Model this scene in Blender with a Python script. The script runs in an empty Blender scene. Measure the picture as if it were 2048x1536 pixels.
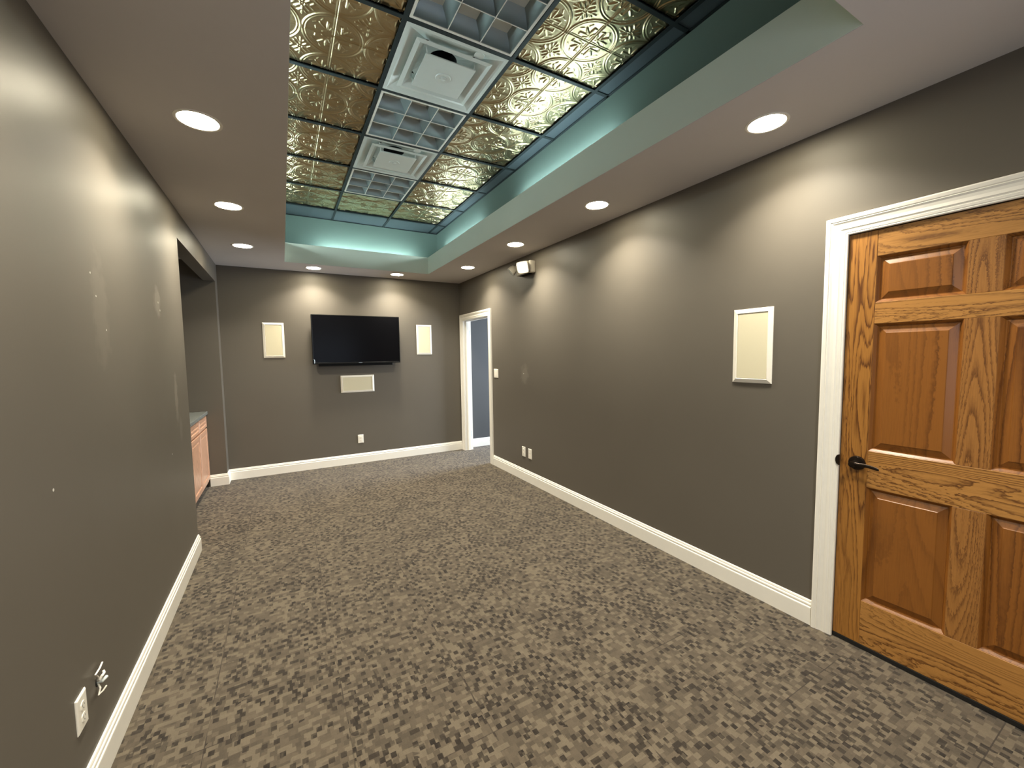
import bpy, bmesh, math, random
from math import sin, cos, pi, radians, sqrt
from mathutils import Vector, Matrix
import numpy as np

scene = bpy.context.scene
COL = scene.collection
random.seed(4)

# ------------------------------------------------------------------ camera
F_PX = 816.04
CAM_H = 1.4702
YAW, PITCH, ROLL = 0.5107, -0.0719, -0.0143
cd = bpy.data.cameras.new('camera')
cam = bpy.data.objects.new('camera', cd)
COL.objects.link(cam)
cd.sensor_width = 36.0
cd.lens = F_PX / 2048 * 36.0
cd.clip_start = 0.02
fwd = Vector((sin(YAW) * cos(PITCH), cos(YAW) * cos(PITCH), sin(PITCH)))
right = Vector((cos(YAW), -sin(YAW), 0))
up = right.cross(fwd)
r2 = right * cos(ROLL) + up * sin(ROLL)
u2 = up * cos(ROLL) - right * sin(ROLL)
cam.matrix_world = Matrix(((r2.x, u2.x, -fwd.x, 0), (r2.y, u2.y, -fwd.y, 0), (r2.z, u2.z, -fwd.z, CAM_H), (0, 0, 0, 1)))
scene.camera = cam

# ------------------------------------------------------------------ view / world
scene.view_settings.view_transform = 'Standard'
scene.view_settings.look = 'None'
scene.view_settings.gamma = 1
scene.view_settings.use_curve_mapping = False
scene.view_settings.exposure = 0.0
scene.cycles.use_denoising = True
scene.cycles.max_bounces = 10
scene.cycles.diffuse_bounces = 7
scene.cycles.glossy_bounces = 5
scene.cycles.sample_clamp_indirect = 4
scene.cycles.caustics_reflective = False
scene.cycles.caustics_refractive = False
w = bpy.data.worlds.new('sky')
scene.world = w
w.use_nodes = True
w.node_tree.nodes['Background'].inputs[0].default_value = (0.55, 0.72, 1.0, 1)
w.node_tree.nodes['Background'].inputs[1].default_value = 1.0

LAMP_W = 15.5          # each recessed downlight
LAMP_COL = (1.0, 0.935, 0.785)
LENS_E = 104.0
LENS_COL = (1.0, 0.90, 0.67)
TUBE_E = 58.0           # cove tubes
TUBE_COL = (0.76, 0.97, 1.0)
DAY_W = 330.0          # daylight at the hall window
FILL_W = 8.0           # soft fill from an added, unseen window behind the viewer
DAY_COL = (0.76, 0.87, 1.0)

# ------------------------------------------------------------------ room measures (metres)
XR, XL = 2.413, -0.627
YB, YS, YN = 5.915, 5.741, 3.827
YF = -0.42                       # wall behind the camera
ZC, ZH = 2.565, 2.351            # soffit, niche header underside
OL, OR, OY, ON, ZL = 0.073, 1.765, 5.410, 0.685, 2.784
ZG = 3.149
T = 0.6096
GX, GY = 0.6118, 2.1241          # grid line between the left tiles and the fixtures; row line 1
XU0, XU1, YU0, YU1 = -0.115, 1.9475, 0.519, 5.5584
WT = 0.115

# ------------------------------------------------------------------ material helpers
def srgb(r, g, b):
    f = lambda c: (c / 255) / 12.92 if c <= 10 else ((c / 255 + 0.055) / 1.055) ** 2.4
    return (f(r), f(g), f(b), 1)

class NT:
    def __init__(s, name):
        s.m = bpy.data.materials.new(name); s.m.use_nodes = True
        s.t = s.m.node_tree; s.b = s.t.nodes['Principled BSDF']
    def n(s, typ, **kw):
        nd = s.t.nodes.new(typ)
        for k, v in kw.items():
            if k.startswith('i_'):
                key = k[2:]
                key = int(key) if key.isdigit() else key.replace('_', ' ')
                nd.inputs[key].default_value = v
            else: setattr(nd, k, v)
        return nd
    def l(s, a, b): s.t.links.new(a, b)
    def val(s, x, sock):
        if hasattr(x, 'is_linked'): s.l(x, sock)
        else: sock.default_value = x
    def math(s, op, a, b=0.0, c=None):
        nd = s.n('ShaderNodeMath', operation=op)
        s.val(a, nd.inputs[0]); s.val(b, nd.inputs[1])
        if c is not None: s.val(c, nd.inputs[2])
        return nd.outputs[0]
    def vmath(s, op, a, b=(0, 0, 0)):
        nd = s.n('ShaderNodeVectorMath', operation=op)
        s.val(a, nd.inputs[0]); s.val(b, nd.inputs[1])
        return nd.outputs['Value'] if op in ('LENGTH', 'DISTANCE', 'DOT_PRODUCT') else nd.outputs[0]
    def mix(s, f, a, b, mode='MIX'):
        nd = s.n('ShaderNodeMix', data_type='RGBA', blend_type=mode)
        s.val(f, nd.inputs[0]); s.val(a, nd.inputs[6]); s.val(b, nd.inputs[7])
        return nd.outputs[2]
    def ramp(s, f, stops, interp='LINEAR'):
        nd = s.n('ShaderNodeValToRGB'); cr = nd.color_ramp; cr.interpolation = interp
        while len(cr.elements) < len(stops): cr.elements.new(0.5)
        for e, (p, c) in zip(cr.elements, stops):
            e.position = p; e.color = c if len(c) == 4 else (c[0], c[0], c[0], 1)
        s.val(f, nd.inputs[0]); return nd.outputs[0]
    def noise(s, vec, scale, detail=2, rough=0.5, dist=0.0):
        nd = s.n('ShaderNodeTexNoise'); s.val(vec, nd.inputs['Vector'])
        nd.inputs['Scale'].default_value = scale; nd.inputs['Detail'].default_value = detail
        nd.inputs['Roughness'].default_value = rough; nd.inputs['Distortion'].default_value = dist
        return nd.outputs[0]
    def geo(s): return s.n('ShaderNodeNewGeometry').outputs['Position']
    def obj(s): return s.n('ShaderNodeTexCoord').outputs['Object']
    def bump(s, h, strength=0.2, dist=0.002):
        nd = s.n('ShaderNodeBump'); nd.inputs['Strength'].default_value = strength; nd.inputs['Distance'].default_value = dist
        s.val(h, nd.inputs['Height']); s.l(nd.outputs[0], s.b.inputs['Normal'])
    def base(s, c, rough=0.5, metal=0.0, spec=0.5):
        s.val(c, s.b.inputs['Base Color']); s.val(rough, s.b.inputs['Roughness'])
        s.b.inputs['Metallic'].default_value = metal; s.b.inputs['Specular IOR Level'].default_value = spec
        return s.m

def plain(name, c, rough=0.5, metal=0.0, spec=0.5, var=0.04, scale=30):
    k = NT(name); p = k.obj(); f = k.noise(p, scale, 3)
    dark = tuple(x * (1 - var) for x in c[:3]) + (1,)
    lite = tuple(min(1, x * (1 + var)) for x in c[:3]) + (1,)
    return k.base(k.mix(f, dark, lite), rough, metal, spec)

# painted wall: eggshell with faint roller texture; optional touch-up smudges given as ellipses (u, v, ru, rv, amount)
def wall_paint(name, c, rough=0.5, smudges=(), axis='y', dots=(), spec=0.35):
    k = NT(name); p = k.geo()
    n1 = k.noise(p, 2.2, 4); n2 = k.noise(p, 420, 2)
    col = k.mix(n1, tuple(x * 0.95 for x in c[:3]) + (1,), tuple(x * 1.05 for x in c[:3]) + (1,))
    rgh = k.math('MULTIPLY_ADD', n1, 0.10, rough - 0.05)
    if smudges or dots:
        sp = k.n('ShaderNodeSeparateXYZ'); k.l(p, sp.inputs[0])
        u = sp.outputs[1] if axis == 'y' else sp.outputs[0]; v = sp.outputs[2]
        wob = k.noise(p, 16, 3)
        acc = None
        for (cu, cv, ru, rv, am) in smudges:
            du = k.math('DIVIDE', k.math('SUBTRACT', u, cu), ru); dv = k.math('DIVIDE', k.math('SUBTRACT', v, cv), rv)
            d = k.math('SQRT', k.math('ADD', k.math('MULTIPLY', du, du), k.math('MULTIPLY', dv, dv)))
            d = k.math('ADD', d, k.math('MULTIPLY_ADD', wob, 1.3, -0.65))
            mk = k.math('MULTIPLY', k.ramp(d, [(0.55, (1,)), (1.0, (0,))]), am)
            acc = mk if acc is None else k.math('MAXIMUM', acc, mk)
        if acc is not None:
            col = k.mix(acc, col, tuple(min(1, x * 2.0 + 0.02) for x in c[:3]) + (1,))
            rgh = k.math('MULTIPLY_ADD', acc, -0.12, rgh)
        for (cu, cv, r) in dots:
            du = k.math('SUBTRACT', u, cu); dv = k.math('SUBTRACT', v, cv)
            d = k.math('SQRT', k.math('ADD', k.math('MULTIPLY', du, du), k.math('MULTIPLY', dv, dv)))
            col = k.mix(k.math('LESS_THAN', d, r), col, (0.75, 0.73, 0.68, 1))
    k.bump(n2, 0.10, 0.001)
    return k.base(col, rgh, 0, spec)

# oak: growth-ring distortion along the chosen axis
def oak(name, light, dark, along='z', seed=0.0, ring=1.0, contrast=1.0, rough=0.38):
    k = NT(name); p = k.obj()
    p = k.vmath('ADD', p, (seed, seed * 1.7, seed * 0.6))
    st = (1, 1, 0.10) if along == 'z' else (1, 0.10, 1)
    ps = k.vmath('MULTIPLY', p, st)
    ps = k.vmath('ADD', ps, k.vmath('MULTIPLY', k.n('ShaderNodeTexNoise', i_Scale=26.0).outputs['Color'], (0.012, 0.012, 0.003)))
    warp = k.noise(ps, 4.6 * ring, 1.5, 0.45)
    rings = k.math('FRACT', k.math('MULTIPLY', warp, 30))
    rings = k.ramp(rings, [(0.0, (1.0,)), (0.10, (0.15,)), (0.34, (0.7,)), (0.60, (1.0,)), (1.0, (1.0,))])
    pf = k.vmath('MULTIPLY', p, (1, 1, 0.03) if along == 'z' else (1, 0.03, 1))
    fine = k.noise(pf, 330, 3, 0.6)
    pores = k.ramp(fine, [(0.36, (0.0,)), (0.56, (1.0,))])
    big = k.noise(ps, 3.0, 2)
    patch = k.ramp(k.noise(ps, 2.6, 1), [(0.40, (0.35,)), (0.54, (1.0,))])
    f = k.math('MULTIPLY', k.math('SUBTRACT', 1.0, rings), k.math('MULTIPLY', patch, 1.12 * contrast))
    f = k.math('ADD', f, k.math('MULTIPLY', k.math('SUBTRACT', 1.0, pores), 0.22 * contrast))
    f = k.math('ADD', f, k.math('MULTIPLY_ADD', big, 0.6, -0.28))
    col = k.mix(k.math('MINIMUM', k.math('MAXIMUM', f, 0.0), 1.0), light, dark)
    k.bump(pores, 0.06, 0.0006)
    k.b.inputs['Coat Weight'].default_value = 0.12
    k.b.inputs['Coat Roughness'].default_value = 0.25
    return k.base(col, rough)

WALLC = srgb(99, 93, 84)
M = {}
M['wall'] = wall_paint('wall_paint', WALLC)
M['wall_l'] = wall_paint('wall_paint_left', WALLC, rough=0.47, axis='y', spec=0.45,
    smudges=[(3.14, 1.81, 0.085, 0.10, 0.55), (3.45, 1.22, 0.05, 0.20, 0.5), (2.25, 1.66, 0.10, 0.26, 0.16), (3.52, 1.0, 0.05, 0.10, 0.2)],
    dots=[(2.176, 1.807, 0.004), (2.215, 1.723, 0.004), (2.296, 1.595, 0.004), (3.158, 1.808, 0.006), (3.19, 1.765, 0.006), (1.747, 1.079, 0.005), (3.232, 0.881, 0.005)])
M['wall_r'] = wall_paint('wall_paint_right', WALLC, axis='y',
    smudges=[(4.01, 1.24, 0.10, 0.13, 0.30)], dots=[(4.03, 1.25, 0.006)])
M['ceil'] = wall_paint('soffit_paint', srgb(208, 203, 200), rough=0.7, spec=0.2)
M['sage'] = wall_paint('sage_paint', srgb(228, 234, 218), rough=0.6, spec=0.3)
M['teal'] = wall_paint('grey_teal_paint', srgb(120, 138, 130), rough=0.6, spec=0.3)
M['hall'] = wall_paint('hall_paint', srgb(76, 77, 78), rough=0.5)
M['white'] = plain('white_trim', srgb(242, 238, 228), 0.32, var=0.02)
M['whitep'] = plain('white_plastic', srgb(245, 240, 228), 0.30, var=0.02)
M['whitee'] = plain('emergency_light_shell', srgb(168, 161, 148), 0.35, var=0.03)
M['cream'] = plain('grille_cloth', srgb(214, 206, 178), 0.8, var=0.05, scale=900)
M['black'] = plain('black_plastic', srgb(10, 10, 11), 0.5, spec=0.2)
M['dark'] = plain('dark_void', srgb(8, 8, 8), 0.9)
M['bronze'] = plain('oil_rubbed_bronze', srgb(48, 40, 34), 0.32, metal=0.8)
M['tee'] = plain('grid_tee', srgb(38, 46, 48), 0.55, metal=0.0, spec=0.25)
M['panel'] = plain('border_panel', srgb(74, 84, 90), 0.32, var=0.06, scale=12)
M['steel'] = plain('satin_aluminium', srgb(176, 188, 190), 0.30, metal=0.9)
M['louvre'] = plain('louvre_finish', srgb(150, 160, 160), 0.42, metal=0.45)
M['diff'] = plain('diffuser_enamel', srgb(222, 228, 224), 0.24, var=0.02, spec=0.6)
M['rubber'] = plain('door_sweep', srgb(16, 16, 16), 0.6)
M['counter'] = plain('dark_laminate', srgb(112, 116, 113), 0.25, var=0.15, scale=160)
M['led'] = plain('tube_holder', srgb(220, 220, 215), 0.5)

def tv_screen():
    k = NT('tv_glass')
    return k.base((0.003, 0.003, 0.004, 1), 0.20, 0, 0.10)
M['screen'] = tv_screen()

def emis(name, c, e):
    k = NT(name)
    k.b.inputs['Base Color'].default_value = (0.8, 0.8, 0.8, 1)
    k.b.inputs['Emission Color'].default_value = (*c, 1)
    k.b.inputs['Emission Strength'].default_value = e
    return k.m
M['lens'] = emis('lamp_lens', LENS_COL, LENS_E)
M['tube'] = emis('cove_tube', TUBE_COL, TUBE_E)

def tin():
    k = NT('gold_tin'); p = k.geo()
    n1 = k.noise(p, 9, 3)
    col = k.mix(n1, srgb(172, 154, 118), srgb(206, 190, 154))
    k.bump(k.noise(p, 60, 2), 0.06, 0.002)
    return k.base(col, k.math('MULTIPLY_ADD', n1, 0.08, 0.25), 1.0)
M['tin'] = tin()

def carpet():
    k = NT('carpet_tiles'); p = k.geo()
    sp = k.n('ShaderNodeSeparateXYZ'); k.l(p, sp.inputs[0])
    x, y = sp.outputs[0], sp.outputs[1]
    P = 0.488; X0, Y0 = 0.160, 1.835
    tx = k.math('DIVIDE', k.math('SUBTRACT', x, X0 - 20 * P), P); ty = k.math('DIVIDE', k.math('SUBTRACT', y, Y0 - 20 * P), P)
    ix = k.math('FLOOR', tx); iy = k.math('FLOOR', ty)
    fx = k.math('FRACT', tx); fy = k.math('FRACT', ty)
    def combine(a, b, c):
        nd = k.n('ShaderNodeCombineXYZ'); k.val(a, nd.inputs[0]); k.val(b, nd.inputs[1]); k.val(c, nd.inputs[2]); return nd.outputs[0]
    def cells(nx, ny, seed, jit):
        # grid of yarn blocks; each row slides a little
        rowi = k.math('FLOOR', k.math('MULTIPLY', fy, ny))
        wn = k.n('ShaderNodeTexWhiteNoise', noise_dimensions='3D'); k.l(combine(rowi, k.math('ADD', iy, seed), ix), wn.inputs['Vector'])
        sx = k.math('ADD', k.math('MULTIPLY', fx, nx), k.math('MULTIPLY', wn.outputs['Value'], jit))
        ci = k.math('FLOOR', sx)
        wn2 = k.n('ShaderNodeTexWhiteNoise', noise_dimensions='4D')
        k.l(combine(ci, rowi, seed), wn2.inputs['Vector'])
        k.l(k.math('ADD', k.math('MULTIPLY', ix, 7.3), iy), wn2.inputs['W'])
        return wn2.outputs['Value'], ci, rowi
    dens = k.noise(p, 3.2, 2)                      # patches with more / fewer dark blocks
    dens2 = k.noise(k.vmath('ADD', p, (7, 3, 0)), 3.1, 2)
    v1, c1i, r1i = cells(24, 21, 1.0, 1.0)
    v2, _, _ = cells(24, 23, 5.0, 1.0)
    v3, _, _ = cells(20, 24, 9.0, 1.0)
    v4, _, _ = cells(13, 23, 12.0, 1.0)
    par = k.math('MODULO', k.math('ADD', c1i, r1i), 2.0)          # dark yarn only on every other block, so they stay apart
    thr = k.ramp(dens, [(0.34, (0.22,)), (0.50, (0.38,)), (0.66, (0.60,))])
    darkm = k.math('MULTIPLY', k.math('LESS_THAN', v1, thr), k.math('LESS_THAN', par, 0.5))
    darkm = k.math('MULTIPLY', darkm, k.math('MULTIPLY_ADD', v2, 0.45, 0.53))
    thr4 = k.ramp(dens, [(0.40, (0.015,)), (0.66, (0.06,))])
    dark2 = k.math('MULTIPLY', k.math('LESS_THAN', v4, thr4), 0.75)
    litem = k.math('MULTIPLY', k.math('GREATER_THAN', v3, k.math('MULTIPLY_ADD', dens2, -0.7, 1.02)), 0.55)
    basec = k.mix(k.noise(p, 5, 2), srgb(78, 69, 57), srgb(86, 76, 63))
    vary = k.math('MULTIPLY_ADD', v2, 0.50, 0.75)
    basec = k.mix(1.0, basec, k.vmath('MULTIPLY', combine(vary, vary, vary), (1, 1, 1)), 'MULTIPLY')
    col = k.mix(litem, basec, srgb(114, 103, 86))
    col = k.mix(k.math('MAXIMUM', darkm, dark2), col, srgb(30, 23, 17))
    fib = k.noise(p, 700, 2, 0.7)
    fib2 = k.noise(p, 160, 2, 0.6)
    col = k.mix(0.6, col, k.mix(fib, (0.55, 0.55, 0.55, 1), (1.4, 1.4, 1.4, 1)), 'MULTIPLY')
    col = k.mix(0.35, col, k.mix(fib2, (0.6, 0.6, 0.6, 1), (1.4, 1.4, 1.4, 1)), 'MULTIPLY')
    # seams
    def seam(f):
        d = k.math('MINIMUM', f, k.math('SUBTRACT', 1.0, f))
        return k.math('LESS_THAN', d, 0.0040)
    sm = k.math('MAXIMUM', seam(fx), seam(fy))
    sm = k.math('MULTIPLY', sm, k.ramp(k.noise(p, 4.5, 2), [(0.44, (0.1,)), (0.58, (0.85,))]))
    col = k.mix(sm, col, srgb(48, 40, 34))
    k.bump(fib, 0.5, 0.004)
    k.b.inputs['Sheen Weight'].default_value = 0.15
    return k.base(col, 0.95, 0, 0.1)
M['carpet'] = carpet()

OAK_L, OAK_D = srgb(164, 112, 50), srgb(88, 48, 14)
M['oak_st'] = oak('oak_stile', OAK_L, OAK_D, 'z', 0.3, 1.6)
M['oak_st2'] = oak('oak_mullion', srgb(158, 108, 54), srgb(90, 52, 20), 'z', 3.3, 1.2)
M['oak_rl'] = oak('oak_rail', srgb(174, 124, 64), srgb(94, 56, 22), 'y', 6.1, 1.5)
M['oak_pn'] = oak('oak_panel', srgb(136, 84, 31), srgb(80, 42, 10), 'z', 9.4, 0.8, 0.8)
M['cab_v'] = oak('cabinet_oak', srgb(200, 156, 128), srgb(136, 94, 68), 'z', 2.0, 1.4, 0.8)
M['cab_h'] = oak('cabinet_oak_rail', srgb(200, 156, 128), srgb(136, 94, 68), 'y', 5.0, 1.4, 0.8)

# ------------------------------------------------------------------ mesh helpers
class MB:
    def __init__(s): s.bm = bmesh.new()
    def box(s, x0, x1, y0, y1, z0, z1, bev=0.0, seg=2):
        vs = [s.bm.verts.new(c) for c in ((x0,y0,z0),(x1,y0,z0),(x1,y1,z0),(x0,y1,z0),(x0,y0,z1),(x1,y0,z1),(x1,y1,z1),(x0,y1,z1))]
        fs = [s.bm.faces.new([vs[i] for i in q]) for q in ((3,2,1,0),(4,5,6,7),(0,1,5,4),(1,2,6,5),(2,3,7,6),(3,0,4,7))]
        if bev > 0:
            es = list({e for f in fs for e in f.edges})
            bmesh.ops.bevel(s.bm, geom=es, offset=bev, segments=seg, affect='EDGES', profile=0.5)
        return s
    def loft(s, rings, closed=True, cap=True):
        R = [[s.bm.verts.new(c) for c in r] for r in rings]
        n = len(R[0])
        for a, b in zip(R[:-1], R[1:]):
            for i in range(n if closed else n - 1):
                j = (i + 1) % n
                s.bm.faces.new((a[i], a[j], b[j], b[i]))
        if cap and closed:
            s.bm.faces.new(R[0][::-1]); s.bm.faces.new(R[-1])
        return s
    def lathe(s, prof, c=(0, 0, 0), axis='z', n=32, cap=True):
        rings = []
        for (r, h) in prof:
            ring = []
            for i in range(n):
                a = 2 * pi * i / n; u, v = r * cos(a), r * sin(a)
                if axis == 'z': q = (c[0] + u, c[1] + v, c[2] + h)
                elif axis == 'x': q = (c[0] + h, c[1] + u, c[2] + v)
                else: q = (c[0] + u, c[1] + h, c[2] + v)
                ring.append(q)
            rings.append(ring)
        return s.loft(rings, True, cap)
    def tube(s, pts, r, n=10):
        pts = [Vector(p) for p in pts]; rings = []
        rr = r if isinstance(r, (list, tuple)) else [r] * len(pts)
        for i, p in enumerate(pts):
            d = (pts[min(i + 1, len(pts) - 1)] - pts[max(i - 1, 0)]).normalized()
            a = d.orthogonal().normalized() if i == 0 else (s._a - d * s._a.dot(d)).normalized()
            s._a = a; b = d.cross(a)
            rings.append([tuple(p + (a * cos(2 * pi * k / n) + b * sin(2 * pi * k / n)) * rr[i]) for k in range(n)])
        return s.loft(rings)
    def frame_ring(s, w0, h0, w1, h1, z0, z1):
        """square ring strip from half-size w0,h0 at z0 to w1,h1 at z1 (in xy)"""
        a = [(-w0,-h0,z0),(w0,-h0,z0),(w0,h0,z0),(-w0,h0,z0)]
        b = [(-w1,-h1,z1),(w1,-h1,z1),(w1,h1,z1),(-w1,h1,z1)]
        A = [s.bm.verts.new(c) for c in a]; B = [s.bm.verts.new(c) for c in b]
        for i in range(4):
            j = (i + 1) % 4; s.bm.faces.new((A[i], A[j], B[j], B[i]))
        return s
    def obj(s, name, mat, parent=None, smooth=False, loc=None, rot=None, merge=False):
        bm = s.bm
        if merge: bmesh.ops.remove_doubles(bm, verts=bm.verts, dist=1e-5)
        bmesh.ops.recalc_face_normals(bm, faces=bm.faces)
        me = bpy.data.meshes.new(name); bm.to_mesh(me); bm.free()
        if mat is not None: me.materials.append(mat)
        if smooth:
            for p in me.polygons: p.use_smooth = True
            try: me.set_sharp_from_angle(angle=radians(40))
            except Exception: pass
        o = bpy.data.objects.new(name, me); COL.objects.link(o)
        if parent: o.parent = parent
        if loc: o.location = loc
        if rot: o.rotation_euler = rot
        return o

def empty(name, loc=(0, 0, 0), rotz=0.0):
    o = bpy.data.objects.new(name, None); COL.objects.link(o)
    o.location = loc; o.rotation_euler = (0, 0, rotz); o.empty_display_size = 0.05
    return o
def tag(o, label, cat, group=None):
    o['label'] = label; o['category'] = cat
    if group: o['group'] = group
    return o
def structure(o, label=None):
    o['kind'] = 'structure'
    if label: o['label'] = label
    return o
def copy_tree(o, parent=None):
    c = o.copy(); COL.objects.link(c)
    if parent: c.parent = parent
    for ch in list(o.children): copy_tree(ch, c)
    return c

# ------------------------------------------------------------------ SHELL
# floor (room, niche and hall share the carpet)
structure(MB().box(-1.6, 5.6, YF - WT, 6.4, -0.05, 0.0).obj('floor', M['carpet']), 'taupe carpet tiles flecked with dark brown blocks')

D1Y0, D1Y1, DZ = 0.040, 0.956, 2.022     # near door opening
D2Y0, D2Y1 = 4.922, 5.802                # far doorway
ZT = 3.35
b = MB()
def wallx(b, x0, x1, spans):
    for (y0, y1, z0, z1) in spans: b.box(x0, x1, y0, y1, z0, z1)
wallx(b, XR, XR + WT, [(YF - WT, D1Y0, 0, ZC), (D1Y0, D1Y1, DZ, ZC), (D1Y1, D2Y0, 0, ZC), (D2Y0, D2Y1, 1.992, ZC), (D2Y1, YB + WT, 0, ZC)])
structure(b.obj('wall_right', M['wall_r']), 'long dark taupe wall with two doorways')
b = MB()
b.box(XL - WT, XL, YF - WT, YN, 0, ZC); b.box(XL - 0.11, XL, YN, YS, ZH, ZC)
structure(b.obj('wall_left', M['wall_l']), 'dark taupe wall with smudges and the header over the niche')
structure(MB().box(XL, XR + 0.0, YB, YB + WT, 0, ZC).obj('wall_back', M['wall']), 'dark taupe wall behind the television')
W0, W1, W2z, W3z = 0.15, 1.75, 0.9, 2.1
b = MB()
for (x0, x1, z0, z1) in ((XL - WT, W0, 0, ZC), (W1, XR + WT, 0, ZC), (W0, W1, 0, W2z), (W0, W1, W3z, ZC)): b.box(x0, x1, YF - WT, YF, z0, z1)
structure(b.obj('wall_front', M['wall']), 'wall behind the viewer')
wn_ = structure(empty('fill_window', ((W0 + W1) / 2, YF, W2z)), 'added unseen window behind the viewer, for fill light')  # unseen opening added to bring in fill light
b = MB(); hw_ = (W1 - W0) / 2; hz_ = W3z - W2z
for (x0, x1, z0, z1) in ((-hw_, -hw_ + 0.05, 0, hz_), (hw_ - 0.05, hw_, 0, hz_), (-hw_ + 0.05, hw_ - 0.05, 0, 0.05), (-hw_ + 0.05, hw_ - 0.05, hz_ - 0.05, hz_), (-0.02, 0.02, 0.05, hz_ - 0.05)):
    b.box(x0, x1, -0.08, -0.03, z0, z1)
b.obj('frame', M['white'], wn_)
ld = bpy.data.lights.new('fill_light', 'AREA'); ld.shape = 'RECTANGLE'; ld.size = W1 - W0; ld.size_y = W3z - W2z
ld.energy = FILL_W; ld.color = DAY_COL  # added fill light, set outside the unseen opening
lo = bpy.data.objects.new('fill_light', ld); COL.objects.link(lo)
lo.location = ((W0 + W1) / 2, YF - WT - 0.02, (W2z + W3z) / 2); lo.rotation_euler = (radians(90), 0, 0)
structure(MB().box(-1.50, XL, YS, YB + WT, 0, ZC).obj('wall_niche_far', M['wall']), 'end wall of the niche')
structure(MB().box(-1.50, -1.40, YN - 0.1, YS, 0, ZC).obj('wall_niche_back', M['wall']), 'rear wall of the niche')
structure(MB().box(-1.40, XL - WT, YN - 0.1, YN, 0, ZC).obj('wall_niche_near', M['wall']), 'near end wall of the niche')

# lowered ceiling with a rectangular opening
b = MB()
zt = ZC + 0.016
for (x0, x1, y0, y1) in ((-1.50, OL, YF - WT, YB + WT), (OR, XR + WT, YF - WT, YB + WT), (OL, OR, YF - WT, ON), (OL, OR, OY, YB + WT)):
    b.box(x0, x1, y0, y1, ZC, zt)
structure(b.obj('ceiling', M['ceil']), 'taupe lowered ceiling around the open tray')
# sage upstand around the opening; the cove runs behind it
b = MB()
t_ = 0.014
b.box(OR - 0.0015, OR + t_, ON - t_, OY + t_, ZC + 0.002, ZL); b.box(OL - t_, OL + 0.0015, ON - t_, OY + t_, ZC + 0.002, ZL)
b.box(OL, OR, OY - 0.0015, OY + t_, ZC + 0.002, ZL); b.box(OL, OR, ON - t_, ON + 0.0015, ZC + 0.002, ZL)
structure(b.obj('trim_1', M['sage']), 'sage green upstand edging the ceiling opening')
# upper tray walls, down to the cove floor
b = MB()
zc = ZC + 0.016
b.box(XU1, XU1 + 0.02, YU0 - 0.02, YU1 + 0.02, zc, ZG + 0.239); b.box(XU0 - 0.02, XU0, YU0 - 0.02, YU1 + 0.02, zc, ZG + 0.239)
b.box(XU0, XU1, YU1, YU1 + 0.02, zc, ZG + 0.239); b.box(XU0, XU1, YU0 - 0.02, YU0, zc, ZG + 0.239)
structure(b.obj('wall_tray', M['teal']), 'grey teal walls of the raised ceiling tray')
structure(MB().box(XU0 - 0.02, XU1 + 0.02, YU0 - 0.02, YU1 + 0.02, ZG + 0.22, ZG + 0.24).obj('ceiling_deck', M['dark']), 'dark space above the suspended grid')

# ------------------------------------------------------------------ SUSPENDED GRID
gxs = [GX - T, GX, GX + T, GX + 2 * T]
gys = [GY + T * k for k in range(-2, 6)]       # 8 row lines
b = MB(); hw = 0.012
for gx in gxs: b.box(gx - hw, gx + hw, YU0, YU1, ZG - 0.004, ZG + 0.001)
xs = [XU0] + gxs + [XU1]
for gy in gys:
    for a, c in zip(xs[:-1], xs[1:]):
        b.box(a + (hw if a != XU0 else 0), c - (hw if c != XU1 else 0), gy - hw, gy + hw, ZG - 0.004, ZG + 0.001)
# wall angle
b.box(XU0, XU0 + 0.018, YU0, YU1, ZG - 0.004, ZG - 0.001); b.box(XU1 - 0.018, XU1, YU0, YU1, ZG - 0.004, ZG - 0.001)
b.box(XU0 + 0.018, XU1 - 0.018, YU0, YU0 + 0.018, ZG - 0.0045, ZG - 0.001); b.box(XU0 + 0.018, XU1 - 0.018, YU1 - 0.018, YU1, ZG - 0.0045, ZG - 0.001)
structure(b.obj('trim_2', M['tee']), 'dark slate suspended ceiling grid')

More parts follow.
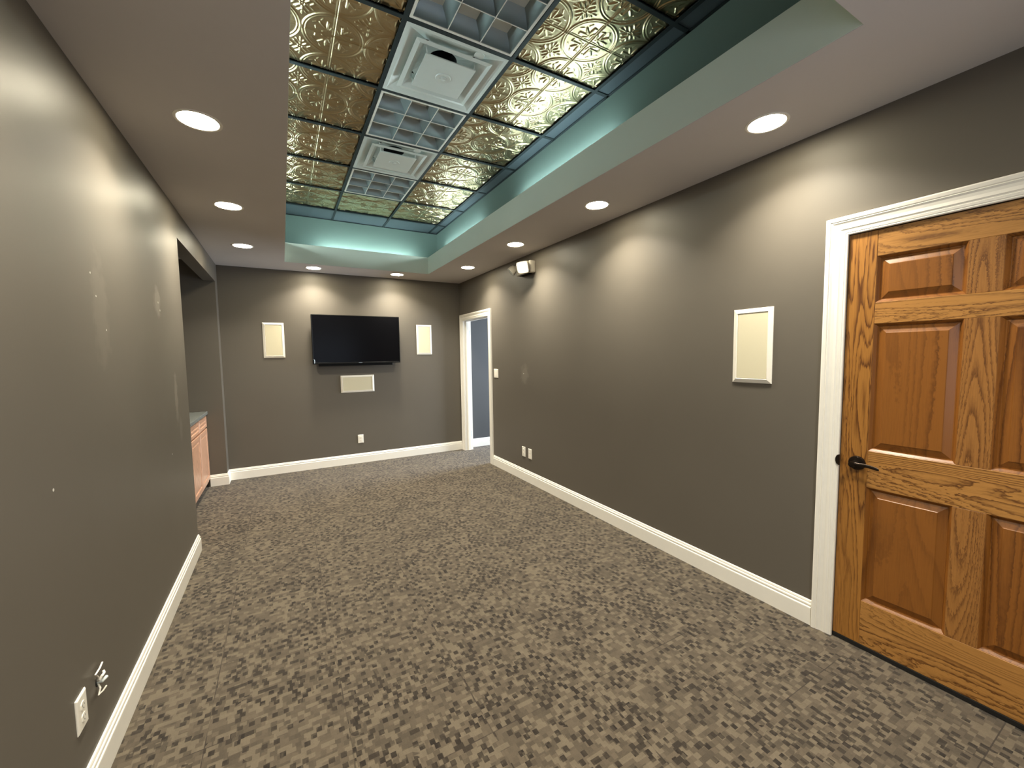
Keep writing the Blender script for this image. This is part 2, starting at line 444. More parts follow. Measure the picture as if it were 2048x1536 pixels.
# embossed tin tile: height field over the 12 inch repeat
def tin_height(U, V):
    """U, V in metres inside one 0.3048 square, corners are circle centres"""
    q = T / 2
    U = np.minimum(U, q - U); V = np.minimum(V, q - V)          # fold to the nearest corner
    r = np.hypot(U, V); R = q / 2
    h = np.zeros_like(r)
    def ridge(d, w, a): return a * np.exp(-(d / w) ** 2)
    h += ridge(r - (R - 0.004), 0.0032, 0.0038) + ridge(r - (R - 0.018), 0.0026, 0.0022)
    def cap(ax, ay, bx, by, w0, w1, a):
        dx, dy = bx - ax, by - ay; L2 = dx * dx + dy * dy
        t = np.clip(((U - ax) * dx + (V - ay) * dy) / L2, 0, 1)
        d = np.hypot(U - ax - t * dx, V - ay - t * dy)
        wdt = w0 + (w1 - w0) * t
        return a * np.exp(-(d / wdt) ** 2)
    H = [h]
    c, s = cos(pi / 4), sin(pi / 4)
    def pol(rr, ang): return rr * cos(ang), rr * sin(ang)
    # one fleur per quadrant: bud on a short stem, two leaves bending outwards, small tips
    def P2(rr, ang): return pol(rr, radians(ang))
    def seg(A, B, w0, w1, a): H.append(cap(A[0], A[1], B[0], B[1], w0, w1, a))
    seg(P2(.030, 45), P2(.060, 45), .0022, .0030, .0028)
    seg(P2(.066, 45), P2(.100, 45), .0060, .0035, .0040)
    for sg in (-1, 1):
        seg(P2(.048, 45), P2(.068, 45 + sg * 14), .0026, .0044, .0036)
        seg(P2(.068, 45 + sg * 14), P2(.094, 45 + sg * 24), .0044, .0034, .0038)
        seg(P2(.094, 45 + sg * 24), P2(.088, 45 + sg * 33), .0034, .0026, .0032)
        seg(P2(.040, 45 + sg * 10), P2(.056, 45 + sg * 32), .0024, .0032, .0030)
        seg(P2(.108, 45 + sg * 8), P2(.116, 45 + sg * 16), .0026, .0022, .0024)
    # rosette in the diamond between circles (centre of square = (R, R) folded)
    du, dv = U - R, V - R; rd = np.hypot(du, dv)
    H.append(ridge(rd - 0.012, 0.0026, 0.0038)); H.append(ridge(rd, 0.004, 0.003))
    for (ex, ey) in ((0, -1), (-1, 0)):
        # long arm to the cusp, with two scrolls
        px, py = R + ex * 0.020, R + ey * 0.020; qx, qy = R + ex * 0.066, R + ey * 0.066
        H.append(cap(px, py, qx, qy, .0045, .0035, .0036))
        nx, ny = -ey, ex
        for sg in (-1, 1):
            H.append(cap(R + ex * .030 , R + ey * .030, R + ex * .050 + sg * nx * .018, R + ey * .050 + sg * ny * .018, .0035, .0045, .0034))
    H.append(cap(R - .012, R - .012, R - .030, R - .030, .004, .005, .0034))
    h = np.max(np.stack(H), axis=0)
    # raised bead along the seams through the circle centres
    e = np.minimum(U, V)
    h += ridge(e - 0.0055, 0.0022, 0.0026) - ridge(e, 0.0022, 0.0018)
    return h
def tin_mesh(wx, wy, name, n=0.0030):
    nx, ny = int(wx / n), int(wy / n)
    xs_, ys_ = np.linspace(0, wx, nx + 1), np.linspace(0, wy, ny + 1)
    X, Y = np.meshgrid(xs_, ys_)
    q = T / 2
    hgt = tin_height(np.mod(X, q), np.mod(Y, q))
    # low-frequency pillowing, like thin pressed sheet
    hgt = hgt + 0.0008 * np.sin(X / wx * pi) * np.sin(Y / wy * pi)
    co = np.stack([X.ravel() - wx / 2, Y.ravel() - wy / 2, -1.25 * hgt.ravel()], 1)
    idx = np.arange((nx + 1) * (ny + 1)).reshape(ny + 1, nx + 1)
    f = np.stack([idx[:-1, :-1], idx[1:, :-1], idx[1:, 1:], idx[:-1, 1:]], -1).reshape(-1, 4)
    me = bpy.data.meshes.new(name)
    me.from_pydata(co.tolist(), [], f.tolist())
    me.materials.append(M['tin'])
    me.polygons.foreach_set('use_smooth', [True] * len(me.polygons))
    me.update()
    return me
tin_me = tin_mesh(T - 0.02, T - 0.02, 'tin_ceiling_tile')
ZP = ZG + 0.0055
rowword = ['nearest', 'second nearest', 'third', 'fourth', 'fifth', 'sixth', 'farthest']
def cell(i, j):   # i 0..2 columns, j row index 0..6 from the near end
    return (gxs[i] + T / 2, gys[j] + T / 2)
sideword = {0: 'left', 2: 'right'}
beside = {0: 'plain near tile', 1: 'nearest louvred light', 2: 'nearer air diffuser', 3: 'middle louvred light', 4: 'farther air diffuser', 5: 'farthest louvred light', 6: 'gold tile at the far end'}
for i in (0, 1, 2):
    for j in range(7):
        if i == 1 and j in (1, 2, 3, 4, 5): continue
        o = bpy.data.objects.new('tin_ceiling_tile', tin_me); COL.objects.link(o)
        cx, cy = cell(i, j); o.location = (cx, cy, ZP + 0.006)
        if i == 1:
            lab = 'embossed gold tin tile beyond the farthest louvred light, middle of the last row' if j == 6 else 'embossed gold tin tile in the middle column before the nearest louvred light'
        elif j == 6: lab = 'embossed gold tin tile in the %s corner of the farthest tile row' % ('far left' if i == 0 else 'far right')
        elif j == 0: lab = 'embossed gold tin tile at the near %s corner of the ceiling tray' % sideword[i]
        else: lab = 'embossed gold tin tile immediately %s of the %s' % (sideword[i], beside[j])
        tag(o, lab, 'ceiling tile', 'embossed gold tin ceiling tiles')

# plain border panels
def panel(x0, x1, y0, y1, lab):
    cx, cy = (x0 + x1) / 2, (y0 + y1) / 2
    hx, hy = (x1 - x0) / 2 - 0.004, (y1 - y0) / 2 - 0.004
    o = MB().box(-hx, hx, -hy, hy, 0, 0.010, 0.002, 1).obj('border_panel', M['panel'], loc=(cx, cy, ZG + 0.0015))
    tag(o, lab, 'ceiling panel', 'plain grey border panels of the ceiling tray')
ys_all = [YU0] + gys + [YU1]
for side, (a, c) in (('left', (XU0, gxs[0])), ('right', (gxs[3], XU1))):
    for j in range(9):
        if j == 0: lab = 'narrow grey border panel in the near %s corner of the tray' % side
        elif j == 8: lab = 'small grey border panel in the far %s corner of the tray' % side
        else: lab = 'narrow grey panel on the %s edge level with the %s' % (side, beside[j - 1])
        panel(a, c, ys_all[j], ys_all[j + 1], lab)
for i, nm in enumerate(('left', 'middle', 'right')):
    panel(gxs[i], gxs[i + 1], gys[7], YU1, 'wide grey border panel behind the far row, %s of three' % nm)
    panel(gxs[i], gxs[i + 1], YU0, gys[0], 'wide grey border panel at the near end, %s of three' % nm)

# louvred light fixture (switched off): frame, cells, reflector, tubes
def louvre_light(loc, lab):
    e = empty('louvred_ceiling_light', loc)
    tag(e, lab, 'ceiling light', 'louvred lights in the middle of the ceiling grid')
    h = T / 2 - 0.016
    b = MB()
    b.frame_ring(h, h, h - 0.014, h - 0.014, -0.004, -0.004); b.frame_ring(h, h, h, h, -0.004, 0.06)
    b.frame_ring(h - 0.014, h - 0.014, h - 0.014, h - 0.014, -0.004, 0.012)
    b.obj('frame', M['white'], e)
    # parabolic blades: thin lower edge, wide top, concave flanks
    b = MB(); hi = h - 0.014; H = 0.070
    def blade(pos, axis, half):
        n = 10; prof = []
        for k in range(n + 1):
            t = k / n; prof.append((0.0012 + 0.040 * t ** 1.7, -0.001 + H * t))
        ring = [(-a, z) for a, z in prof] + [(a, z) for a, z in prof[::-1]]
        rings = []
        for s_ in (-half, half):
            rings.append([((pos + a, s_, z) if axis == 'y' else (s_, pos + a, z)) for a, z in ring])
        b.loft(rings)
    for q_ in (-hi / 3, hi / 3):
        blade(q_, 'y', hi); blade(q_, 'x', hi)
    b.obj('louvre', M['louvre'], e, smooth=True)
    b = MB()
    for q_ in (-hi / 3, hi / 3):
        b.box(q_ - 0.0022, q_ + 0.0022, -hi, hi, -0.0030, -0.0005); 
        for (a0, a1) in ((-hi, -hi / 3 - 0.0022), (-hi / 3 + 0.0022, hi / 3 - 0.0022), (hi / 3 + 0.0022, hi)): b.box(a0, a1, q_ - 0.0022, q_ + 0.0022, -0.0030, -0.0005)
    b.obj('louvre_edge', M['white'], e)
    # curved side reflectors
    b = MB()
    prev = hi
    n = 8
    for k in range(n):
        t0, t1 = k / n, (k + 1) / n
        w0, w1 = hi - 0.040 * t0 ** 1.7, hi - 0.040 * t1 ** 1.7
        b.frame_ring(w0, w0, w1, w1, 0.0 + H * t0, H * t1)
    b.obj('side_reflector', M['louvre'], e, smooth=True, merge=True)
    MB().box(-h + 0.001, h - 0.001, -h + 0.001, h - 0.001, 0.0695, 0.0715).obj('reflector', M['diff'], e)
    return e
louvre_light((*cell(1, 1), ZG), 'unlit square louvred light nearest the viewer, cut off by the frame top')
louvre_light((*cell(1, 3), ZG), 'unlit square louvred light between the two air diffusers')
louvre_light((*cell(1, 5), ZG), 'farthest square louvred light, next to the last gold tiles')

# square plaque air diffuser
def air_diffuser(loc, lab):
    e = empty('air_diffuser', loc)
    tag(e, lab, 'air vent', 'white square air diffusers in the ceiling grid')
    h = T / 2 - 0.013
    b = MB()
    # flat rim, then sloping up into a recess, then to the duct collar
    b.frame_ring(h, h, h - 0.022, h - 0.022, -0.0045, -0.0045)
    b.frame_ring(h - 0.022, h - 0.022, 0.262, 0.262, -0.0045, 0.000)
    b.frame_ring(0.262, 0.262, 0.225, 0.225, 0.000, 0.016)
    b.frame_ring(0.225, 0.225, 0.150, 0.150, 0.016, 0.050)
    b.obj('back_pan', M['diff'], e, merge=True)
    # collar from square to round
    n = 40
    sq = []
    for k in range(n):
        a = 2 * pi * k / n + pi / n; c_, s_ = cos(a), sin(a); m = max(abs(c_), abs(s_))
        sq.append((0.150 * c_ / m, 0.150 * s_ / m, 0.050))
    rd = [(0.085 * cos(2 * pi * k / n + pi / n), 0.085 * sin(2 * pi * k / n + pi / n), 0.075) for k in range(n)]
    MB().loft([sq, rd], cap=False).obj('collar', M['diff'], e)
    rd2 = [(x, y, 0.16) for x, y, z in rd]
    b = MB(); b.loft([rd, rd2], cap=False); b.bm.faces.new([b.bm.verts.new(c) for c in rd2])
    b.obj('duct', M['dark'], e)
    # intermediate square ring
    b = MB()
    b.frame_ring(0.222, 0.222, 0.198, 0.198, -0.009, -0.013); b.frame_ring(0.198, 0.198, 0.176, 0.176, -0.013, 0.004); b.frame_ring(0.176, 0.176, 0.158, 0.158, 0.004, 0.022)
    b.frame_ring(0.222, 0.222, 0.190, 0.190, -0.009, 0.012); b.frame_ring(0.190, 0.190, 0.158, 0.158, 0.012, 0.022)
    b.obj('inner_ring', M['diff'], e, merge=True)
    # hanging plaque with round boss
    b = MB()
    zz = -0.024
    b.box(-0.150, 0.150, -0.150, 0.150, zz, zz + 0.006, 0.0025, 2)
    b.frame_ring(0.148, 0.148, 0.136, 0.136, zz + 0.003, zz + 0.016)
    b.obj('plaque', M['diff'], e)
    b = MB(); b.lathe([(0.046, 0.0), (0.043, -0.004), (0.018, -0.0015), (0.017, -0.006), (0.010, -0.009), (0.001, -0.0095)], (0, 0, zz), n=36)
    b.obj('boss', M['diff'], e, smooth=True)
    for sx in (-1, 1):
        for sy in (-1, 1):
            MB().tube([(sx * 0.138, sy * 0.138, zz + 0.004), (sx * 0.150, sy * 0.150, 0.046)], 0.004, 8).obj('bracket', M['diff'], e)
    MB().lathe([(0.030, 0.0), (0.028, -0.003), (0.002, -0.004)], (0.130, -0.238, 0.001), n=24).obj('damper_cap', M['diff'], e, smooth=True)
    return e
air_diffuser((*cell(1, 2), ZG), 'white square air diffuser with hanging plaque, the nearer and larger looking')
air_diffuser((*cell(1, 4), ZG), 'white square air diffuser with hanging plaque, beside the farthest louvred light')

# cove tubes lying behind the upstand: batten, tube, two holders
def cove_tube(p0, p1, lab):
    ZQ = p0[2]
    v = Vector(p1) - Vector(p0); L = v.length; c = (Vector(p0) + Vector(p1)) / 2
    ang = math.atan2(v.y, v.x)
    e = empty('cove_light', c, ang)
    tag(e, lab, 'cove light', 'cove tubes hidden behind the upstand')
    MB().box(-L / 2, L / 2, -0.02, 0.02, -(ZQ - ZC - 0.0165), -0.018, 0.003, 1).obj('batten', M['led'], e)
    MB().tube([(-L / 2 + 0.02, 0, 0), (L / 2 - 0.02, 0, 0)], 0.0105, 12).obj('tube', M['tube'], e, smooth=True)
    for s_ in (-1, 1):
        MB().box(s_ * (L / 2 - 0.012) - 0.008, s_ * (L / 2 - 0.012) + 0.008, -0.013, 0.013, -0.018, 0.014, 0.002, 1).obj('lamp_holder', M['led'], e)
    return e
ZQ = ZL + 0.020
xr = (OR + t_ + XU1) / 2; xl = (XU0 + OL - t_) / 2; yb = (OY + t_ + YU1) / 2
cove_tube((xr, 4.05, ZQ), (xr, 5.25, ZQ), 'tube light in the right cove, far end')
cove_tube((xr, 2.05, ZQ), (xr, 3.25, ZQ), 'tube light in the right cove, middle')
cove_tube((xl, 4.05, ZQ), (xl, 5.25, ZQ), 'tube light in the left cove, far end')
cove_tube((xl, 2.05, ZQ), (xl, 3.25, ZQ), 'tube light in the left cove, middle')
cove_tube((0.42, OY + t_ + 0.030, ZC + 0.165), (1.62, OY + t_ + 0.030, ZC + 0.165), 'tube light in the cove on the television side')

# ------------------------------------------------------------------ DOWNLIGHTS
def downlight(loc):
    e = empty('recessed_downlight', loc)
    n = 40
    b = MB(); b.lathe([(0.094, 0.0), (0.093, -0.003), (0.088, -0.0045), (0.080, -0.003), (0.078, -0.0005)], n=n, cap=False)
    b.obj('trim_ring', M['white'], e, smooth=True)
    b = MB(); b.lathe([(0.0785, -0.001), (0.06, -0.003), (0.03, -0.0045), (0.001, -0.005)], n=n)
    b.obj('lens', M['lens'], e, smooth=True)
    ld = bpy.data.lights.new('downlight_lamp', 'AREA'); ld.shape = 'DISK'; ld.size = 0.15
    ld.energy = LAMP_W; ld.color = LAMP_COL; ld.spread = radians(122)
    lo = bpy.data.objects.new('downlight_lamp', ld); COL.objects.link(lo); lo.parent = e; lo.location = (0, 0, -0.008)
    return e
dl = [(-0.286, 2.41, 'downlight nearest the viewer on the left side, above the smudged wall'),
      (-0.286, 3.62, 'second downlight along the left side, before the niche header'),
      (-0.286, 4.82, 'farthest downlight on the left side, beside the niche header'),
      (0.385, 5.630, 'downlight above the television side wall, left of the television'),
      (1.395, 5.605, 'downlight above the television side wall, over the television right edge'),
      (2.075, 4.79, 'farthest downlight on the right side, near the open doorway'),
      (2.080, 3.60, 'downlight on the right side just above the emergency light'),
      (2.085, 2.395, 'downlight on the right side, second from the viewer'),
      (2.090, 1.180, 'downlight on the right side nearest the viewer, by the oak door'),
      (-0.286, 1.20, 'downlight on the left side, above and outside the view'),
      (0.385, 0.0, 'downlight over the viewer, left one'), (1.395, 0.0, 'downlight over the viewer, right one')]
proto = downlight((dl[0][0], dl[0][1], ZC))
for k, (x, y, lab) in enumerate(dl):
    o = proto if k == 0 else copy_tree(proto)
    o.location = (x, y, ZC)
    tag(o, lab, 'downlight', 'recessed downlights around the tray')

# ------------------------------------------------------------------ BASEBOARDS / CASINGS
BASE = [(0.0, 0.0), (0.0155, 0.0), (0.0155, 0.092), (0.0145, 0.096), (0.0105, 0.099), (0.0105, 0.104), (0.0125, 0.108), (0.0115, 0.114), (0.0075, 0.118), (0.0075, 0.123), (0.0055, 0.130), (0.0, 0.1325)]
def sweep(name, path, prof, mat, nrm, lab=None, parent=None):
    """path: list of xy points along a wall foot, nrm: per-point outward (mitred) offsets; profile (off, z)"""
    b = MB(); rings = []
    for p, n in zip(path, nrm):
        rings.append([(p[0] + n[0] * o, p[1] + n[1] * o, z) for o, z in prof])
    b.loft(rings)
    o = b.obj(name, mat, parent)
    return o
structure(sweep('baseboard_left', [(XL, YF), (XL, YN), (XL - WT, YN)], BASE, M['white'], [(1, 0), (1, 1), (0, 1)]), 'white baseboard along the smudged wall')
structure(sweep('baseboard_right', [(XR, 1.050), (XR, 4.826)], BASE, M['white'], [(-1, 0), (-1, 0)]), 'white baseboard between the two doors')
structure(sweep('baseboard_back', [(-0.79, YS), (XL, YS), (XL, YB), (XR - 0.018, YB)], BASE, M['white'], [(0, -1), (1, -1), (1, -1), (0, -1)]), 'white baseboard below the television')

CAS = [(0.0, 0.0), (0.0, 0.011), (0.004, 0.013), (0.008, 0.0115), (0.010, 0.0135), (0.020, 0.015), (0.022, 0.0125), (0.026, 0.014), (0.030, 0.0165), (0.044, 0.0145), (0.056, 0.0165), (0.064, 0.021), (0.068, 0.018), (0.071, 0.022), (0.083, 0.0235), (0.089, 0.021), (0.0895, 0.0)]
def casing(x, y0, y1, ztop, sgn, parent, clip=None):
    """three mitred legs around an opening in a wall at x; sgn -1 = faces -x"""
    b = MB(); W = 0.0895
    def off(u): return u
    rings = []
    for (py, pz, dy, dz) in ((y1, 0.0, 1, 0), (y1, ztop, 1, 1), (y0, ztop, -1, 1), (y0, 0.0, -1, 0)):
        ring = []
        for u, d in CAS:
            yy = py + dy * u; 
            if clip: yy = min(yy, clip)
            ring.append((x + sgn * d, yy, pz + dz * u))
        rings.append(ring)
    b.loft(rings)
    return b.obj('casing', M['white'], parent)

# ------------------------------------------------------------------ DOOR 1: six panel oak door
d1 = structure(empty('door_1', (XR, D1Y0, 0)), 'closed six-panel oak door in a white casing')
def on_door(name, mb, mat, smooth=False): return mb.obj(name, mat, d1, smooth=smooth)
# geometry is given in world coordinates shifted to the door empty
OX, OYY = XR, D1Y0
def db(y0, y1, z0, z1, x0=0.004, x1=0.040, bev=0.0012):
    return MB().box(x0, x1, y0 - OYY, y1 - OYY, z0, z1, bev, 1)
c = casing(0.0, 0.0, D1Y1 - OYY, DZ, -1, d1)
# jamb
j = MB(); j.box(0.0, WT, D1Y1 - OYY - 0.0, D1Y1 - OYY + 0.004, 0, DZ); j.box(0, WT, -0.004, 0.0, 0, DZ); j.box(0, WT, -0.004, D1Y1 - OYY + 0.004, DZ, DZ + 0.004)
j.box(0.042, 0.055, D1Y1 - OYY - 0.012, D1Y1 - OYY, 0, DZ); j.box(0.042, 0.055, 0, 0.012, 0, DZ); j.box(0.042, 0.055, 0.012, D1Y1 - OYY - 0.012, DZ - 0.012, DZ)
j.obj('jamb', M['white'], d1)
LY0, LY1 = D1Y0 + 0.001, D1Y1 - 0.0008
st_in1, st_in0 = 0.846, 0.160
mu1, mu0 = 0.556, 0.460
zr = [0.022, 0.243, 0.810, 0.988, 1.590, 1.688, 1.900, 2.0195]
on_door('stile', db(st_in1, LY1, zr[0], zr[7]), M['oak_st']); on_door('stile', db(LY0, st_in0, zr[0], zr[7]), M['oak_st'])
for (a, c_) in ((0, 1), (2, 3), (4, 5), (6, 7)):
    on_door('rail', db(st_in0, st_in1, zr[a], zr[c_], x0=0.0045), M['oak_rl'])
for (a, c_) in ((1, 2), (3, 4), (5, 6)):
    on_door('mullion', db(mu0, mu1, zr[a], zr[c_], x0=0.0045), M['oak_st2'])
    for (p0, p1) in ((mu1, st_in1), (st_in0, mu0)):
        z0, z1 = zr[a], zr[c_]
        cy, cz, hy, hz = (p0 + p1) / 2 - OYY, (z0 + z1) / 2, (p1 - p0) / 2, (z1 - z0) / 2
        b = MB()
        def rect(ins, x): return [(x, cy - hy + ins, cz - hz + ins), (x, cy + hy - ins, cz - hz + ins), (x, cy + hy - ins, cz + hz - ins), (x, cy - hy + ins, cz + hz - ins)]
        b.loft([rect(-0.004, 0.034), rect(-0.004, 0.0055), rect(0.0015, 0.0058), rect(0.010, 0.0150), rect(0.013, 0.0205), rect(0.016, 0.0205), rect(0.042, 0.0105), rect(0.044, 0.0085), rect(0.046, 0.0082)])
        on_door('panel', b, M['oak_pn'])
on_door('door_sweep', MB().box(-0.001, 0.03, LY0 - OYY, LY1 - OYY, 0.004, 0.0215), M['rubber'])
# lever handle
HY, HZ = 0.885 - OYY, 0.921
hd = MB().lathe([(0.034, 0.004), (0.034, -0.003), (0.031, -0.008), (0.014, -0.011), (0.012, -0.045), (0.0135, -0.049), (0.013, -0.058), (0.001, -0.060)], (0, HY, HZ), axis='x', n=32)
handle = on_door('handle', hd, M['bronze'], True)
lv = MB()
npts = 12; rings = []
for k in range(npts):
    t = k / (npts - 1)
    yy = HY + 0.008 - 0.112 * t
    xx = -0.053 + 0.010 * sin(t * pi) * 1.0 - 0.004 * t
    hh = 0.0095 * (1 - 0.25 * t) ; ww = 0.0055 * (1 - 0.3 * t)
    if k == 0 or k == npts - 1: hh *= 0.5; ww *= 0.5
    zz = HZ + 0.004 * sin(t * pi) - 0.003 * t
    rings.append([(xx + ww * cos(a), yy, zz + hh * sin(a)) for a in [2 * pi * q / 14 for q in range(14)]])
lv.loft(rings)
lever = lv.obj('lever', M['bronze'], handle, smooth=True)
# latch strike lip on the casing edge
_hp = [(0.017 * sin(q * pi / 12), 0.924 + 0.027 * cos(q * pi / 12)) for q in range(13)]
_y0 = D1Y1 - OYY - 0.005
sk = MB().loft([[(-0.010, _y0 + a_, z_) for a_, z_ in _hp], [(-0.0165, _y0 + a_, z_) for a_, z_ in _hp], [(-0.0185, _y0 + a_ * 0.9, 0.924 + (z_ - 0.924) * 0.9) for a_, z_ in _hp]])
sk.obj('strike_plate', M['bronze'], d1)

# ------------------------------------------------------------------ DOOR 2: open doorway to the hall
d2 = structure(empty('door_2', (XR, D2Y0, 0)), 'open doorway with white casing at the far end')
W2 = D2Y1 - D2Y0
casing(0.0, 0.0, W2 - 0.0, 1.990, -1, d2, clip=YB - D2Y0 - 0.0005)
j = MB(); j.box(-0.0, WT, W2 - 0.005, W2 - 0.0005, 0, 1.991); j.box(0, WT, 0.0005, 0.005, 0, 1.991); j.box(0, WT, 0.005, W2 - 0.005, 1.986, 1.991)
j.obj('jamb', M['white'], d2)
j = MB(); j.box(0.045, 0.085, W2 - 0.017, W2 - 0.005, 0, 1.985, 0.001, 1); j.box(0.045, 0.085, 0.0, 0.012, 0, 1.990, 0.001, 1); j.box(0.045, 0.085, 0.012, W2 - 0.012, 1.978, 1.990, 0.001, 1)
j.obj('door_stop', M['white'], d2)
casing(WT, 0.0, W2, 1.990, 1, d2)
for zz in (0.25, 1.05, 1.80):
    MB().box(0.088, 0.112, W2 - 0.0075, W2 - 0.0052, zz - 0.045, zz + 0.045, 0.0008, 1).obj('hinge', M['diff'], d2)

# ------------------------------------------------------------------ HALL beyond the doorway
HX1, HYB, HY0 = 5.20, 5.955, 4.3
b = MB(); b.box(XR + WT, HX1 + WT, HYB, HYB + WT, 0, ZC)
structure(b.obj('wall_hall_back', M['hall']), 'grey hall wall seen through the doorway')
b = MB(); b.box(XR + WT, HX1 + WT, HY0 - WT, HY0, 0, ZC)
structure(b.obj('wall_hall_front', M['hall']), 'near hall wall')
b = MB(); WY0, WY1, WZ0, WZ1 = 4.45, 5.75, 0.35, 2.05
for (y0, y1, z0, z1) in ((HY0, WY0, 0, ZC), (WY1, HYB, 0, ZC), (WY0, WY1, 0, WZ0), (WY0, WY1, WZ1, ZC)):
    b.box(HX1, HX1 + WT, y0, y1, z0, z1)
structure(b.obj('wall_hall_end', M['hall']), 'hall end wall around the window')
structure(MB().box(XR + WT, HX1 + WT, HY0 - WT, HYB + WT, ZC, ZC + 0.016).obj('ceiling_hall', M['ceil']), 'hall ceiling')
win = structure(empty('window_1', (HX1, (WY0 + WY1) / 2, WZ0)), 'hall window letting in daylight')
b = MB(); hw_ = (WY1 - WY0) / 2; hz_ = WZ1 - WZ0
for (y0, y1, z0, z1) in ((-hw_, -hw_ + 0.05, 0, hz_), (hw_ - 0.05, hw_, 0, hz_), (-hw_ + 0.05, hw_ - 0.05, 0, 0.05), (-hw_ + 0.05, hw_ - 0.05, hz_ - 0.05, hz_), (-hw_ + 0.05, hw_ - 0.05, hz_ / 2 - 0.02, hz_ / 2 + 0.02)):
    b.box(0.02, 0.07, y0, y1, z0, z1)
b.obj('frame', M['white'], win)
ld = bpy.data.lights.new('daylight', 'AREA'); ld.shape = 'RECTANGLE'; ld.size = WZ1 - WZ0; ld.size_y = WY1 - WY0
ld.energy = DAY_W; ld.color = DAY_COL
lo = bpy.data.objects.new('daylight', ld); COL.objects.link(lo)
lo.location = (HX1 + WT + 0.02, (WY0 + WY1) / 2, (WZ0 + WZ1) / 2); lo.rotation_euler = (0, radians(90), 0)
structure(sweep('baseboard_hall', [(XR + WT + 0.022, HYB), (HX1, HYB)], BASE, M['white'], [(0, -1), (0, -1)]), 'white baseboard in the hall')

# ------------------------------------------------------------------ WALL SPEAKERS
def wall_speaker(w_, h_, loc, rz, lab):
    e = empty('wall_speaker', loc, rz)
    tag(e, lab, 'wall speaker', 'white framed in-wall speakers')
    hw1, hh1 = w_ / 2, h_ / 2; bz = 0.026
    def rect(ins, y): return [(-hw1 + ins, y, -hh1 + ins), (hw1 - ins, y, -hh1 + ins), (hw1 - ins, y, hh1 - ins), (-hw1 + ins, y, hh1 - ins)]
    MB().loft([rect(0, 0.0), rect(0, -0.004), rect(0.003, -0.006), rect(bz - 0.003, -0.013), rect(bz, -0.012), rect(bz + 0.001, -0.006), rect(bz + 0.001, 0.0)], cap=False).obj('frame', M['whitep'], e)
    MB().loft([rect(bz + 0.0015, -0.001), rect(bz + 0.0015, -0.008), rect(bz + 0.004, -0.010)]).obj('grille', M['cream'], e)
    return e
wall_speaker(0.232, 0.436, (-0.083, YB - 0.0002, 1.690), 0, 'upright white speaker on the television wall, left of the television')
wall_speaker(0.227, 0.434, (1.837, YB - 0.0002, 1.706), 0, 'upright white speaker on the television wall, right of the television')
wall_speaker(0.432, 0.233, (0.885, YB - 0.0002, 1.103), 0, 'sideways white speaker below the television')
wall_speaker(0.230, 0.436, (XR - 0.0002, 1.407, 1.501), -pi / 2, 'upright white speaker on the right wall near the oak door')

# ------------------------------------------------------------------ TELEVISION
tv = tag(empty('television', (0.8925, YB, 1.70)), 'black flat television mounted on the far wall between two speakers', 'television')
TW, TH = 0.556, 0.318
yf = -0.120
b = MB(); b.box(-TW, TW, yf + 0.004, yf + 0.045, -TH, TH, 0.006, 3); b.box(-TW + 0.12, TW - 0.12, yf + 0.045, yf + 0.075, -TH + 0.06, TH - 0.12, 0.01, 2)
b.obj('housing', M['black'], tv)
b = MB()
bez = 0.011
b.box(-TW, TW, yf, yf + 0.004, TH - bez, TH, 0.001, 1); b.box(-TW, TW, yf, yf + 0.004, -TH, -TH + 0.018, 0.001, 1)
b.box(-TW, -TW + bez, yf, yf + 0.004, -TH + 0.018, TH - bez, 0.001, 1); b.box(TW - bez, TW, yf, yf + 0.004, -TH + 0.018, TH - bez, 0.001, 1)
b.obj('bezel', M['black'], tv)
MB().box(-TW + bez, TW - bez, yf + 0.0018, yf + 0.004, -TH + 0.018, TH - bez).obj('screen', M['screen'], tv)
lg = MB().box(0.0, 0.045, yf - 0.0006, yf, -TH + 0.006, -TH + 0.0125, 0.0003, 1).obj('logo', M['steel'], tv)
MB().box(-0.20, 0.20, yf + 0.075, -0.0005, -0.14, 0.14, 0.004, 1).obj('wall_bracket', M['black'], tv)
MB().box(-TW + 0.07, TW - 0.10, yf + 0.03, yf + 0.055, -TH - 0.030, -TH + 0.002, 0.004, 1).obj('under_bracket', M['black'], tv)  # dark bracket strip added where the shadow lies under the television
b = MB(); b.tube([(-TW + 0.004, yf - 0.002, -TH + 0.060), (-TW + 0.012, yf - 0.006, -TH + 0.066), (-TW + 0.020, yf - 0.004, -TH + 0.055), (-TW + 0.020, yf - 0.003, -TH + 0.012)], 0.0022, 8)
b.obj('label_tag', M['steel'], tv)

